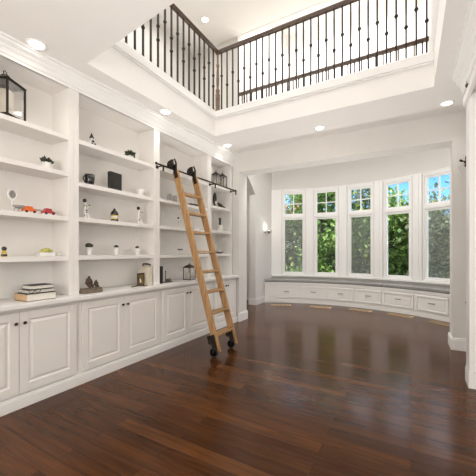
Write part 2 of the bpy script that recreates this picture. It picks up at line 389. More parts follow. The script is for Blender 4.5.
# ------------------------------------------------------------ windows
R_W = 3.80
def win(i, a):
    root = sroot('window_%d' % (i+1))
    root.location = (BC[0]+R_W*cos(radians(a)), BC[1]+R_W*sin(radians(a)), 0); root.rotation_euler = (0, 0, radians(a-90))
    return root
def fr(b, x0, x1, z0, z1, w, y0, y1):
    b.box(x0, x0+w, y0, y1, z0, z1); b.box(x1-w, x1, y0, y1, z0, z1); b.box(x0+w, x1-w, y0, y1, z0, z0+w); b.box(x0+w, x1-w, y0, y1, z1-w, z1)
def win_parts(root):
    b = B(); w = .298
    b.box(-w, -w+.030, -.045, .08, .66, 2.86); b.box(w-.030, w, -.045, .08, .66, 2.86)
    b.box(-w+.030, w-.030, -.045, .08, 2.80, 2.86); b.box(-w+.030, w-.030, -.045, .08, .66, .69); b.box(-w+.030, w-.030, -.045, .08, 2.13, 2.205)
    b.build('window_frame', 'white', root, bevel=.004, local=True)
    b = B(); fr(b, -w+.030, w-.030, .69, 2.13, .043, -.02, .035); b.build('sash', 'white', root, bevel=.004, local=True)
    b = B(); fr(b, -w+.030, w-.030, 2.205, 2.80, .043, -.02, .035)
    b.box(-.011, .011, -.012, .028, 2.24, 2.76); b.box(-.226, -.011, -.012, .028, 2.492, 2.514); b.box(.011, .226, -.012, .028, 2.492, 2.514)
    b.build('transom_sash', 'white', root, local=True)
    B().box(-.228, .228, .004, .008, .73, 2.09).build('glass', 'glass', root, local=True)
    B().box(-.228, .228, .004, .008, 2.245, 2.76).build('transom_glass', 'glass', root, local=True)
w1 = win(0, WA[0]); win_parts(w1)
for i in range(1, 5):
    r = win(i, WA[i])
    for ch in list(w1.children):
        c = ch.copy(); COL.objects.link(c); c.parent = r
    if i in (2, 4): B().box(-.228, .228, .028, .030, .73, 2.09).build('insect_screen', 'screen', r, local=True)
B().box(-.228, .228, .028, .030, .73, 2.09).build('insect_screen', 'screen', w1, local=True)

# ------------------------------------------------------------ window seat
ws = thing('window_seat', 'white built-in curved window seat with drawer fronts under the bay windows', 'window seat', (-1.4, 7.2, 0))
b = B(); b.arc(3.335, 3.76, 47, 119.3, .09, .50, 40); b.build('seat_body', 'trim', ws)
b = B(); b.arc(3.322, 3.36, 47, 119.5, 0, .075, 40); b.arc(3.328, 3.36, 47, 119.5, .075, .092, 40); b.build('plinth', 'trim', ws)
b = B(); b.arc(3.315, 3.345, 47, 119.4, .455, .50, 40); b.build('seat_rail', 'trim', ws)
for a0, a1 in [(105.9, 114.1), (94.0, 103.9), (83.1, 93.0), (72.8, 82.3), (61.7, 72.2), (50.6, 60.9)]:
    b = B(); b.arc(3.329, 3.336, a0, a1, .125, .41, 6)
    da = .45
    for q in ((a0, a0+da, .125, .41), (a1-da, a1, .125, .41), (a0, a1, .125, .15), (a0, a1, .385, .41)): b.arc(3.306, 3.330, *q)
    b.arc(3.318, 3.330, a0+.95, a1-.95, .175, .36, 6)
    d = b.build('drawer', 'trim', ws)
    am = (a0+a1)/2; b = B()
    pt = lambda r, a, z: (BC[0]+r*cos(radians(a)), BC[1]+r*sin(radians(a)), z)
    b.tube([pt(3.320, am-.9, .285), pt(3.295, am-.85, .285), pt(3.292, am, .285), pt(3.295, am+.85, .285), pt(3.318, am+.9, .285)], .009, 6)
    b.build('drawer_pull', 'silver', d)
for a0, a1, lb in [(72.6, 119.2, 'long grey cushion on the left part of the curved window seat'), (47.2, 72.3, 'short grey cushion on the right part of the curved window seat')]:
    b = B(); b.arc(3.305, 3.70, a0, a1, .502, .565, 24)
    tag(b.build('seat_cushion', 'cushion', bevel=.018, seg=3), lb, 'cushion', 'window seat cushions')

# ------------------------------------------------------------ floor registers
regs = [(-2.66, 6.72, 'at left end of the window seat'), (-1.78, 6.90, 'before the window seat, second from left'), (-.94, 6.96, 'before the window seat, middle one'),
        (-.18, 6.80, 'before the window seat, second from right'), (.50, 6.36, 'at right end of the window seat')]
for x, y, t in regs:
    L = .46; W2 = .17
    rt = thing('floor_register', 'brass floor register '+t, 'floor vent', (x, y, .001), 'brass floor registers')
    rt.rotation_euler = (0, 0, atan2(y-BC[1], x-BC[0])-pi/2)
    b = B(); b.box(-L/2, L/2, -W2/2, W2/2, 0, .004)
    b.build('frame', 'brass', rt, local=True)
    b = B()
    for k in range(13): b.box(-L/2+.02+k*.031, -L/2+.032+k*.031, -W2/2+.014, W2/2-.014, .004, .0065)
    b.build('louver', 'bronze', rt, local=True)

# ------------------------------------------------------------ base cabinets and worktop
BY = [-1.6, -.5, .70, 1.745, 2.83, 4.0, YF-.02]
place = ['out of frame behind', 'nearest corner of', 'left, beside the stacked books', 'centre left, below the bronze figurine', 'centre, behind the wooden ladder foot', 'far end, next to the bay opening']
for i in range(len(BY)-1):
    y0, y1 = BY[i], BY[i+1]
    lab = ['white two-door base cabinet below the part of the shelves behind the camera', 'white two-door base cabinet at the very near end of the wall',
           'white two-door base cabinet at the left edge, under the stacked books', 'white two-door base cabinet under the bronze parent and child figurine',
           'white two-door base cabinet just left of the ladder, under the slim black book', 'white narrow two-door base cabinet at the far end behind the ladder'][i]
    t = thing('base_cabinet', lab, 'cabinet', (-2.9, (y0+y1)/2, 0), 'base cabinets along the left wall')
    B().box(-3.10, -2.737, y0+.002, y1-.002, .102, .7995).build('cabinet_body', 'cab', t)
    ym = [-1.05, .06, 1.24, 2.262, 3.345, 4.36][i]
    for s, (a, c) in enumerate([(y0+.028, ym-.002), (ym+.002, y1-.028)]):
        b = B(); f = .066; x0, x1 = -2.737, -2.715; z0, z1 = .118, .768
        b.box(x0, x1, a, a+f, z0, z1); b.box(x0, x1, c-f, c, z0, z1); b.box(x0, x1, a+f, c-f, z0, z0+f); b.box(x0, x1, a+f, c-f, z1-f, z1)
        # raised field with sloped shoulder
        A, C, Z0, Z1 = a+f, c-f, z0+f, z1-f
        v = []
        for q, x in ((0, x1-.003), (.010, x1-.012), (.034, x1-.001), ):
            v += [(x, A+q, Z0+q), (x, C-q, Z0+q), (x, C-q, Z1-q), (x, A+q, Z1-q)]
        fs = []
        for k in (0, 1):
            for j in range(4): fs.append((k*4+j, k*4+(j+1) % 4, (k+1)*4+(j+1) % 4, (k+1)*4+j))
        fs.append((8, 9, 10, 11)); b.add(v, fs); 
        d = b.build('door', 'cab', t, bevel=.0025)
        ky = c-.030 if s == 0 else a+.030
        B().lathe([(.004, 0), (.005, .010), (.011, .016), (.014, .024), (.011, .031), (.001, .034)], (-2.715, ky, .682), 12, 'X').build('knob', 'bronze', d)
ct = B(); ct.box(-3.11, -2.672, -1.62, YF-.002, .80, .838); ct.box(-2.733, -2.684, -1.62, YF-.002, .790, .80)
tag(ct.build('worktop', 'trim', bevel=.006), 'long white worktop running over the base cabinets along the left wall', 'worktop')

# ------------------------------------------------------------ bookcases
UY = [-1.6, -.5, .62, 1.75, 2.845, 4.01, YF-.02]
shelves = [[1.215, 1.59, 1.96, 2.35]]*2+[[1.21, 1.585, 2.005, 2.35], [1.215, 1.59, 1.935, 2.35], [1.215, 1.595, 1.945, 2.35], [1.22, 1.61, 2.015, 2.37]]
ulab = ['tall white open bookcase on the worktop behind the camera', 'tall white open bookcase on the worktop at the near end of the wall', 'tall white open bookcase at the left edge holding the large lantern',
        'tall white open bookcase holding the black mug and black book', 'tall white open bookcase just behind the top of the ladder', 'tall narrow white open bookcase at the far end holding two small lanterns']
XB, XF = -3.10, -2.81
for i in range(len(UY)-1):
    y0, y1 = UY[i], UY[i+1]
    t = thing('bookcase', ulab[i], 'bookcase', (-2.95, (y0+y1)/2, .84), 'open bookcases along the left wall')
    B().box(XB, XB+.012, y0+.002, y1-.002, .84, 2.93).build('back_panel', 'cab', t)
    b = B(); b.box(XB+.012, XF-.018, y0+.025, y0+.05, .84, 2.93); b.build('side_panel', 'cab', t)
    b = B(); b.box(XB+.012, XF-.018, y1-.05, y1-.025, .84, 2.93); b.build('side_panel', 'cab', t)
    b = B(); b.box(XF-.018, XF, y0+.0005, y0+.05, .84, 2.80); b.box(XF-.018, XF, y1-.05, y1-.0005, .84, 2.80); b.box(XF-.018, XF, y0+.0005, y1-.0005, 2.80, zc(y0)-.002)
    b.build('face_frame', 'cab', t)
    B().box(XB+.012, XF-.018, y0+.05, y1-.05, 2.80, 2.82).build('top_panel', 'cab', t)
    for z in shelves[i]:
        B().box(XB+.012, XF-.004, y0+.0505, y1-.0505, z-.042, z).build('shelf', 'cab', t, bevel=.002)
def sh(y, k):     # shelf top height at y
    for i in range(len(UY)-1):
        if UY[i] <= y <= UY[i+1]: return shelves[i][k]+.001
CT = .839

# ------------------------------------------------------------ rolling ladder
yn, yf_ = 3.045, 3.445
top = Vector((-2.675, 0, 2.31)); bot = Vector((-2.012, 0, .045)); dirv = (bot-top).normalized(); nrm = Vector((-dirv.z, 0, dirv.x))
lad = thing('rolling_ladder', 'oak library ladder on black wheels leaning against the white bookcases', 'ladder', (-2.05, 3.245, 0))
def plank(b, p0, p1, y, ty, dw):
    for q in (0,):
        a = [p0-nrm*dw/2, p0+nrm*dw/2, p1+nrm*dw/2, p1-nrm*dw/2]
        v = [(p.x, y-ty/2, p.z) for p in a]+[(p.x, y+ty/2, p.z) for p in a]
        b.add(v, [(0, 1, 2, 3), (7, 6, 5, 4), (0, 4, 5, 1), (1, 5, 6, 2), (2, 6, 7, 3), (3, 7, 4, 0)])
for y in (yn, yf_):
    b = B(); plank(b, top, bot, y, .028, .088); b.build('side_rail', 'oak', lad, bevel=.004)
for k in range(8):
    z = .255+k*.2525; s = (z-top.z)/(bot.z-top.z); p = top+(bot-top)*s
    b = B(); b.box(p.x-.062, p.x+.056, yn+.014, yf_-.014, z-.024, z); b.build('step', 'oak', lad, bevel=.004)
    if k < 7:
        b = B(); b.tube([(p.x-.01, yn+.012, z-.035), (p.x-.01, yf_-.012, z-.035)], .004, 6); b.build('tie_rod', 'bronze', lad)
for y, sgn in ((yn, -1), (yf_, -1)):
    # foot caster: yoke strapped to the side rail, wheel with spokes
    yw = y+sgn*.055; wx = -2.035; R = .052
    b = B(); b.lathe([(R, -.012), (R, .012), (R-.012, .013), (R-.012, -.013), (R, -.012)], (wx, yw, R+.001), 20, 'Y')
    wv = b.build('wheel', 'rubber', lad)
    b = B(); b.lathe([(.012, -.016), (.012, .016)], (wx, yw, R+.001), 10, 'Y')
    for q in range(5):
        a = 2*pi*q/5; b.tube([(wx, yw, R+.001), (wx+cos(a)*(R-.010), yw, R+.001+sin(a)*(R-.010))], .005, 6)
    b.build('hub', 'iron', wv)
    b = B()
    for d in (-.019, .019):
        b.tube([(wx, yw+d, R), (wx+.01, yw+d, .10), (wx-.045, yw+d, .21)], [.010, .011, .012], 6)
    b.rbox((wx-.045, yw+.012, .200), (.07, .055, .10), 0, radians(-16)); b.rbox((wx-.02, yw+.035, .13), (.06, .012, .12), 0, radians(-16))
    b.build('caster_bracket', 'iron', lad)
for y in (yn, yf_):
    # top roller: flanged wheel riding over the rail plus strap down the rail's face
    yw = y-.040
    b = B(); b.lathe([(.046, -.016), (.046, -.009), (.036, -.005), (.036, .005), (.046, .009), (.046, .016)], (-2.70, yw-.03, 2.333+.012+.037), 20, 'Y'); rl = b.build('roller', 'iron', lad)
    b = B()
    b.rbox((-2.668, y-.018, 2.30), (.05, .010, .18), 0, radians(-16)); b.rbox((-2.70, yw-.006, 2.40), (.05, .014, .10))
    b.tube([(-2.70, yw-.055, 2.382), (-2.70, yw+.02, 2.382)], .012, 8); b.ball((-2.70, yw-.055, 2.382), .018)
    b.tube([(-2.70, yw+.005, 2.36), (-2.705, yw+.005, 2.44), (-2.665, yw+.010, 2.455), (-2.645, yw+.014, 2.40), (-2.650, yw+.020, 2.31)], .012, 8)
    b.build('roller_bracket', 'iron', lad)
rr = thing('ladder_rail', 'dark bronze ladder rail fixed across the far bookcases', 'rail', (-2.70, 3.7, 2.33))
b = B(); b.tube([(-2.70, 2.73, 2.333), (-2.70, 4.63, 2.333)], .0115, 10); b.build('rail_tube', 'bronze', rr)
for y in (2.845, 4.01, 4.66):
    b = B(); b.tube([(-2.809, y, 2.333), (-2.70, y, 2.333)], .009, 8); b.lathe([(.024, 0), (.024, .006), (.012, .012)], (-2.809, y, 2.333), 14, 'X')
    b.tube([(-2.70, y, 2.34), (-2.70, y, 2.28)], [.014, .010], 8); b.ball((-2.70, y, 2.275), .013)
    b.build('rail_bracket', 'bronze', rr)
for y in (2.725, 4.635): B().ball((-2.70, y, 2.333), .018).build('end_cap', 'bronze', rr)

# ------------------------------------------------------------ balustrades
def bal_mesh(h, knobs):
    b = B(); b.box(-.009, .009, -.009, .009, 0, h)
    for z in knobs:
        b.lathe([(.008, z-.026), (.014, z-.018), (.021, z-.008), (.021, z+.008), (.014, z+.018), (.008, z+.026)], (0, 0, 0), 8)
    b.box(-.013, .013, -.013, .013, 0, .016)
    return b
ZR = 4.315; ZB = 4.215
def proto(h, knobs): return bal_mesh(h, knobs).build('baluster', 'iron', None, local=True)
def place_bal(p, root, x, y, z, first):
    o = p if first else p.copy()
    if not first: COL.objects.link(o)
    o.parent = root; o.location = (x-root.location.x, y-root.location.y, z-root.location.z); return o
Z0 = SLAB+.013
H = ZR-.055-Z0
def handrail(b, p0, p1, z, w=.055, h=.055):
    d = Vector((p1[0]-p0[0], p1[1]-p0[1], 0)).normalized(); n = Vector((-d.y, d.x, 0)); rings = []
    for p in (p0, p1):
        c = Vector((p[0], p[1], z)); rings.append([c+n*(w*a)+Vector((0, 0, h*e)) for a, e in [(-.35, -1), (.35, -1), (.38, -.7), (.5, -.55), (.5, -.25), (.3, 0), (-.3, 0), (-.5, -.25), (-.5, -.55), (-.38, -.7)]])
    return b.sweep(rings)
rf = thing('front_balustrade', 'upstairs balustrade facing the camera with iron balusters and dark handrail', 'railing', (-1.2, 3.86, Z0))
b = B(); handrail(b, (-2.585, 3.86), (.213, 3.86), ZR); b.build('handrail', 'handrail', rf)
b = B()
b.lathe([(.040, 0), (.040, .03), (.034, .04), (.036, .20), (.038, .27), (.024, .29), (.032, .31), (.032, .34), (.018, .36), (.024, .45), (.020, .60), (.016, .68), (.026, .70), (.026, .72), (.016, .74), (.016, H+.02)], (-2.555, 3.86, Z0), 14)
b.build('newel_post', 'newel', rf)
p1 = proto(H, [3.73-Z0+.02]); p2 = proto(H, [3.89-Z0+.02])
n1 = n2 = 0
for k in range(28):
    x = -2.485+k*.0975
    if k % 2: place_bal(p1, rf, x, 3.86, Z0, n1 == 0); n1 += 1
    else: place_bal(p2, rf, x, 3.86, Z0, n2 == 0); n2 += 1
rl_ = thing('left_balustrade', 'upstairs balustrade running away along the left of the opening', 'railing', (-2.60, 2.8, Z0))
b = B(); handrail(b, (-2.555, 1.70), (-2.555, 3.831), ZR); b.build('handrail', 'handrail', rl_)
q1 = proto(H, [4.0-Z0]); q2 = proto(H, [3.715-Z0, 3.875-Z0]); n1 = n2 = 0
for k in range(18):
    y = 3.74-k*.1135
    if k % 2: place_bal(q1, rl_, -2.555, y, Z0, n1 == 0); n1 += 1
    else: place_bal(q2, rl_, -2.555, y, Z0, n2 == 0); n2 += 1
rb_ = thing('rear_balustrade', 'far upstairs balustrade with brown handrail seen behind the front one', 'railing', (-1.2, 4.93, SLAB))
b = B(); handrail(b, (-2.79, 4.93), (.213, 4.93), ZB); b.build('handrail', 'handrail', rb_)
s1 = proto(ZB-.055-SLAB, []); s2 = proto(ZB-.055-SLAB, [.42]); n1 = n2 = 0
for k in range(30):
    x = -2.72+k*.0985
    if k % 2: place_bal(s1, rb_, x, 4.93, SLAB, n1 == 0); n1 += 1
    else: place_bal(s2, rb_, x, 4.93, SLAB, n2 == 0); n2 += 1

# ------------------------------------------------------------ recessed lights and sconces
cans = [(-2.64, 1.33, 'above the large lantern at the left edge'), (-2.62, 2.80, 'above the second bookcase'), (-2.64, 4.28, 'above the far end of the bookcases'),
        (-1.13, 4.33, 'over the middle of the bay opening'), (.37, 4.36, 'near the right end of the bay opening')]
for x, y, t in cans:
    z = zc(y); tl = .0276
    r = thing('recessed_light', 'round white recessed ceiling light '+t, 'ceiling light', (x, y, z), 'recessed lights in the lower ceiling')
    b = B(); b.lathe([(.074, -.001), (.074, -.007), (.062, -.010), (.054, -.004)], (0, 0, 0), 28); b.build('trim_ring', 'trim', r, local=True)
    b = B(); b.lathe([(.0005, -.004), (.054, -.004), (.054, -.007), (.0005, -.007)], (0, 0, 0), 28); b.build('lens', 'lampglow', r, local=True)
    lamp('downlight', 'SPOT', (x, y, z-.03), (0, 0, 0), 5, WARM, spot_size=radians(125), spot_blend=.7, shadow_soft_size=.05)
r = thing('recessed_light', 'round white recessed light in the upper floor ceiling above the left handrail', 'ceiling light', (-3.15, 4.35, 5.34))
B().lathe([(.074, -.001), (.074, -.007), (.062, -.010), (.054, -.004)], (0, 0, 0), 24).build('trim_ring', 'trim', r, local=True)
B().lathe([(.0005, -.004), (.054, -.004), (.054, -.007), (.0005, -.007)], (0, 0, 0), 24).build('lens', 'lampglow', r, local=True)

sc = thing('wall_sconce', 'chrome bowl wall sconce left of the bay windows', 'wall lamp', (-3.18, 6.95, 1.76))
B().lathe([(.045, 0), (.045, .012), (.020, .018)], (-3.18, 6.95, 1.76), 18, 'X').build('wall_plate', 'chrome', sc)
b = B(); b.tube([(-3.165, 6.95, 1.76), (-3.13, 6.95, 1.74), (-3.10, 6.95, 1.73)], .009, 8); b.build('arm', 'chrome', sc)
b = B(); b.lathe([(.006, -.075), (.03, -.068), (.058, -.045), (.075, -.01), (.082, .035), (.079, .035), (.071, -.008), (.054, -.042), (.006, -.068)], (-3.085, 6.95, 1.765), 22)
b.build('bowl', 'chrome', sc)
B().ball((-3.085, 6.95, 1.775), .024).build('bulb', 'bulbglow', sc)
lamp('sconce_glow', 'POINT', (-3.07, 6.95, 1.86), (0, 0, 0), .8, (1, .9, .75), shadow_soft_size=.04)

s2_ = thing('wall_sconce', 'small black iron scroll bracket with pale curved arm right of the bay opening', 'wall lamp', (.575, YF, 2.36))
b = B(); b.lathe([(.020, 0), (.020, -.010)], (.60, YF, 2.38), 12, 'Y'); b.tube([(.60, YF-.01, 2.38), (.59, YF-.05, 2.37), (.56, YF-.07, 2.375), (.53, YF-.07, 2.40)], .014, 8)
b.tube([(.60, YF-.03, 2.37), (.605, YF-.05, 2.43), (.618, YF-.04, 2.475)], [.010, .020, .006], 8); b.ball((.597, YF-.05, 2.33), .020); b.build('bracket', 'iron', s2_)
b = B(); b.tube([(.565, YF-.07, 2.37), (.525, YF-.075, 2.34), (.508, YF-.075, 2.28), (.52, YF-.07, 2.22), (.545, YF-.06, 2.19)], .012, 8); b.build('arm', 'ceramic', s2_)
b = B(); b.rbox((.452, 3.462, 2.80), (.02, .02, .075)); b.tube([(.452, 3.455, 2.77), (.456, 3.43, 2.755), (.475, 3.42, 2.752)], .010, 8)
b.lathe([(.018, 0), (.018, .006)], (.452, 3.466, 2.78), 10, 'Y')
tag(b.build('wall_bracket', 'bronze'), 'small bronze bracket at the top of the right wall edge beside the crown moulding', 'bracket')
b = B(); b.lathe([(.012, 0), (.012, -.008), (.006, -.014)], (.605, YF-.0005, .615), 12, 'Y'); tag(b.build('wall_button', 'bronze'), 'tiny dark round button low on the wall right of the bay opening', 'switch')

# ------------------------------------------------------------ things on the shelves
def lantern(x, y, z, w, h, label, m='iron', group=None, arch=False, rz=0):
    t = thing('lantern', label, 'lantern', (x, y, z), group); t.rotation_euler = (0, 0, rz); k = w/2; q = max(.008, w*.062)
    b = B(); b.box(-k, k, -k, k, 0, q*1.3); b.build('base', m, t, local=True)
    b = B()
    for sx in (-1, 1):
        for sy in (-1, 1): b.box(sx*(k-q/2)-q/2, sx*(k-q/2)+q/2, sy*(k-q/2)-q/2, sy*(k-q/2)+q/2, q*1.3, h*.74)
    for sy in (-1, 1):
        b.box(-k, k, sy*(k-q/2)-q/2, sy*(k-q/2)+q/2, h*.74-q, h*.74); b.box(sy*(k-q/2)-q/2, sy*(k-q/2)+q/2, -k, k, h*.74-q, h*.74)
    b.build('frame', m, t, local=True)
    b = B(); e = k*1.06; c = k*.33
    b.add([(-e, -e, h*.74), (e, -e, h*.74), (e, e, h*.74), (-e, e, h*.74), (-c, -c, h*.88), (c, -c, h*.88), (c, c, h*.88), (-c, c, h*.88)],
          [(0, 1, 5, 4), (1, 2, 6, 5), (2, 3, 7, 6), (3, 0, 4, 7), (4, 5, 6, 7), (0, 3, 2, 1)])
    b.lathe([(c*.9, h*.88), (c*.9, h*.905), (.004, h*.925)], (0, 0, 0), 10)
    b.build('roof', m, t, local=True)
    rr_ = h*.045; b = B(); b.tube([(0, rr_*cos(a*pi/8), h*.955+rr_*sin(a*pi/8)) for a in range(17)], max(.003, w*.018), 6); b.build('ring', m, t, local=True)
    b = B()
    for s in (-1, 1):
        b.box(-k+q, k-q, s*(k-q/2)-.001, s*(k-q/2)+.001, q*1.3, h*.74-q); b.box(s*(k-q/2)-.001, s*(k-q/2)+.001, -k+q, k-q, q*1.3, h*.74-q)
    b.build('glass', 'jar', t, local=True)
    return t, q*1.3
def candle(x, y, z, r, h, label, group=None):
    t = thing('candle', label, 'candle', (x, y, z), group)
    B().lathe([(r*.97, 0), (r, .004), (r, h-.004), (r*.92, h), (r*.5, h-.004), (.0005, h-.006)], (0, 0, 0), 22).build('wax', 'wax', t, local=True)
    B().tube([(0, 0, h-.008), (.001, 0, h+.012)], .0015, 5).build('wick', 'black', t, local=True)
t, q = lantern(-2.935, 1.235, sh(1.3, 3), .205, .405, 'large black metal lantern on the top shelf at the left edge', rz=radians(28))
candle(-2.935, 1.235, sh(1.3, 3)+q, .060, .22, 'thick cream pillar candle inside the large lantern')
for y, h, lb in ((4.325, .27, 'left one of two small dark lanterns on the far top shelf'), (4.535, .29, 'right one of two small dark lanterns on the far top shelf')):
    t, q = lantern(-2.90, y, sh(y, 3), .115, h, lb, 'bronze', 'small lanterns on the far top shelf')
    candle(-2.90, y, sh(y, 3)+q, .030, .11, 'white candle inside the '+('left' if y < 4.4 else 'right')+' small lantern on the far top shelf', 'candles in the small lanterns')
t, q = lantern(-2.86, 3.56, CT, .13, .25, 'dark brown lantern on the worktop behind the ladder', 'statue')
candle(-2.86, 3.56, CT+q, .034, .10, 'pale candle inside the brown lantern behind the ladder')

def pot(x, y, z, r, h, label, plant='round', pr=None, group=None, cat='potted plant'):
    t = thing('potted_succulent', label, cat, (x, y, z), group)
    B().lathe([(r*.78, 0), (r*.82, .004), (r, h), (r*.9, h), (r*.86, h-.008), (.0005, h-.008)], (0, 0, 0), 18).build('pot', 'ceramic', t, local=True)
    rnd = random.Random(int(y*1000)); b = B(); pr = pr or r
    if plant == 'leafy':
        for k in range(46):
            a = rnd.random()*2*pi; e = rnd.uniform(.1, 1.35); d = Vector((cos(a)*cos(e), sin(a)*cos(e), sin(e)))
            l = pr*rnd.uniform(.8, 1.25); c = Vector((0, 0, h-.004)); b.tube([c+d*l*.2, c+d*l*.7, c+d*l], [l*.08, l*.18, .001], 5)
    else:
        b.ball((0, 0, h+pr*.35), pr, 1, 1, .75)
        for k in range(30):
            a = rnd.random()*2*pi; e = rnd.uniform(0, 1.4); d = Vector((cos(a)*cos(e), sin(a)*cos(e), sin(e)*.75))
            c = Vector((0, 0, h+pr*.35)); b.tube([c+d*pr*.9, c+d*pr*1.18], [pr*.16, .001], 4)
    b.build('plant', 'leaf_d', t, local=True)
pot(-2.90, 1.545, sh(1.5, 2), .043, .062, 'small white pot of dark succulent leaves on the shelf under the large lantern', 'leafy', .055)
pot(-2.90, 2.50, sh(2.5, 3), .040, .040, 'dark round succulent in a shallow white pot on the shelf near the ladder top', 'leafy', .068)
pot(-2.90, 1.97, sh(2, 0), .030, .085, 'slim white pot with a dark domed cactus, leftmost of the three slim pots', 'round', .036, 'three slim cactus pots')
pot(-2.90, 2.305, sh(2, 0), .032, .085, 'slim white pot with a flat dark cactus, middle of the three slim pots', 'round', .024, 'three slim cactus pots')
pot(-2.90, 2.605, sh(2, 0), .028, .080, 'slim white pot with a flat dark cactus, rightmost of the three slim pots', 'round', .022, 'three slim cactus pots')

# moss in a white box
t = thing('moss_planter', 'shallow white box planter of yellow-green moss above the stacked books', 'potted plant', (-2.90, 1.54, sh(1.5, 0)))
B().box(-.035, .035, -.065, .065, 0, .035).build('planter_box', 'ceramic', t, bevel=.003, local=True)
b = B()
for dy, dz, r in ((-.025, .045, .028), (.012, .052, .032), (.038, .045, .024), (-.005, .048, .03)): b.ball((0, dy, dz), r, .9, 1, .8)
b.build('moss', 'moss', t, local=True)
b = B(); b.ball((-2.89, 1.66, sh(1.6, 0)+.011), .012, 1, 1.2, .9); b.tube([(-2.89, 1.655, sh(1.6, 0)+.018), (-2.89, 1.645, sh(1.6, 0)+.032)], [.005, .004], 6); b.ball((-2.89, 1.645, sh(1.6, 0)+.034), .007)
tag(b.build('bird_figurine', 'ceramic'), 'tiny white bird figurine right of the moss planter', 'figurine')
t = thing('toy_figure', 'small colourful toy figure with dark hair cut off by the left edge', 'figurine', (-2.88, 1.205, sh(1.2, 0)))
B().lathe([(.018, 0), (.019, .03), (.014, .05), (.0005, .052)], (0, 0, 0), 14).build('body', 'yellow', t, local=True)
B().lathe([(.0185, .006), (.0215, .008), (.0215, .020), (.0185, .022)], (0, 0, 0), 14).build('belt', 'black', t, local=True)
B().ball((0, 0, .066), .019).build('head', 'black', t, local=True)
# oval frame
t = thing('oval_frame', 'small white oval picture frame on a glass foot left of the toy cars', 'picture frame', (-2.93, 1.285, sh(1.3, 1)))
b = B()
b.lathe([(.001, -.006), (.036, -.006), (.040, 0), (.036, .008), (.026, .008), (.026, .002), (.001, .002)], (0, 0, 0), 22, 'X')
b.v = [(x, y, z*1.3+.15) for x, y, z in b.v]; b.build('oval_rim', 'ceramic', t, local=True)
b = B(); b.lathe([(.001, .002), (.024, .002), (.024, .004), (.001, .004)], (0, 0, 0), 18, 'X'); b.v = [(x, y, z*1.3+.15) for x, y, z in b.v]; b.build('picture', 'smoke', t, local=True)
B().lathe([(.032, 0), (.030, .006), (.008, .014), (.006, .06), (.012, .075), (.006, .09), (.006, .10)], (0, 0, 0), 14).build('foot', 'ceramic', t, local=True)
t = thing('glass_dish', 'clear glass pedestal dish beside the oval frame', 'dish', (-2.86, 1.30, sh(1.3, 1)))
B().lathe([(.026, 0), (.026, .004), (.006, .010), (.006, .030), (.030, .038), (.046, .052), (.044, .054), (.028, .042), (.0005, .036)], (0, 0, 0), 20).build('bowl', 'smoke', t, local=True)
def toycar(y, m, label):
    z = sh(y, 1); t = thing('toy_car', label, 'toy car', (-2.87, y, z), 'toy cars beside the oval frame')
    L = .052
    def pf(pts, w):
        b = B(); n = len(pts); v = [(-w, a, c) for a, c in pts]+[(w, a, c) for a, c in pts]
        return b.add(v, [tuple(range(n)), tuple(range(n, 2*n))[::-1]]+[(i, (i+1) % n, n+(i+1) % n, n+i) for i in range(n)])
    pf([(-L, .010), (L, .010), (L, .030), (L*.8, .036), (-L*.85, .036), (-L, .028)], .024).build('car_body', m, t, bevel=.003, local=True)
    pf([(-L*.75, .036), (L*.6, .036), (L*.4, .058), (-L*.5, .060)], .020).build('cab', m, t, bevel=.004, local=True)
    pf([(-L*1.1, .004), (L*1.1, .004), (L*1.1, .012), (-L*1.1, .012)], .026).build('bumper', 'ceramic', t, local=True)
    for sx in (-1, 1):
        for sy in (-1, 1): B().lathe([(.011, -.004), (.011, .004)], (sx*.024, sy*L*.6, .0112), 12, 'X').build('wheel', 'rubber', t, local=True)
toycar(1.385, 'orange', 'small orange toy car on the third shelf at the left')
toycar(1.545, 'red', 'small raspberry red toy car right of the orange one')
t = thing('glass_tray', 'long clear glass tray with silver rim behind the toy cars', 'tray', (-2.945, 1.46, sh(1.4, 1)))
B().box(-.03, .03, -.14, .14, 0, .006).build('tray', 'jar', t, local=True)
b = B(); b.tube([(-.03, -.14, .045), (.03, -.14, .045), (.03, .14, .045), (-.03, .14, .045), (-.03, -.14, .045)], .003, 6)
for sx in (-1, 1):
    for sy in (-1, 0, 1): b.tube([(sx*.03, sy*.139, .004), (sx*.03, sy*.139, .045)], .0025, 5)
b.build('rim', 'silver', t, local=True)

# stacked books
def book(x, y, z, dx, dy, dz, cover, label, rz=0, group=None, upright=False):
    t = thing('book', label, 'book', (x, y, z), group); t.rotation_euler = (0, 0, rz); c = min(.004, dz*.12)
    if not upright:
        B().box(-dx/2+.004, dx/2-.003, -dy/2+.001, dy/2-.003, c, dz-c).build('pages', 'page', t, local=True)
        b = B(); b.box(-dx/2, dx/2, -dy/2, dy/2, 0, c); b.box(-dx/2, dx/2, -dy/2, dy/2, dz-c, dz); b.box(-dx/2, -dx/2+.004, -dy/2, dy/2, c, dz-c)
        b.build('cover', cover, t, local=True)
    else:   # dx depth, dy thickness, dz height, spine towards +x
        B().box(-dx/2+.002, dx/2-.006, -dy/2+.004, dy/2-.004, .004, dz-.004).build('pages', 'page', t, local=True)
        b = B(); b.box(-dx/2, dx/2, -dy/2, -dy/2+.004, 0, dz); b.box(-dx/2, dx/2, dy/2-.004, dy/2, 0, dz); b.box(dx/2-.005, dx/2, -dy/2+.004, dy/2-.004, 0, dz)
        b.build('cover', cover, t, bevel=.001, local=True)
    return t
bk = book(-2.84, 1.425, CT, .20, .235, .062, 'bookblk', 'thick black-covered book with white pages at the bottom of the stack', 0, 'stacked books on the worktop')
B().box(-.098, .098, -.121, -.1175, .005, .057).build('page_edge', 'tan', bk, local=True)['label'] = 'tan page edge'
book(-2.84, 1.435, CT+.0625, .17, .205, .030, 'bookblk', 'thinner dark book with silver page edge in the middle of the stack', .04, 'stacked books on the worktop')
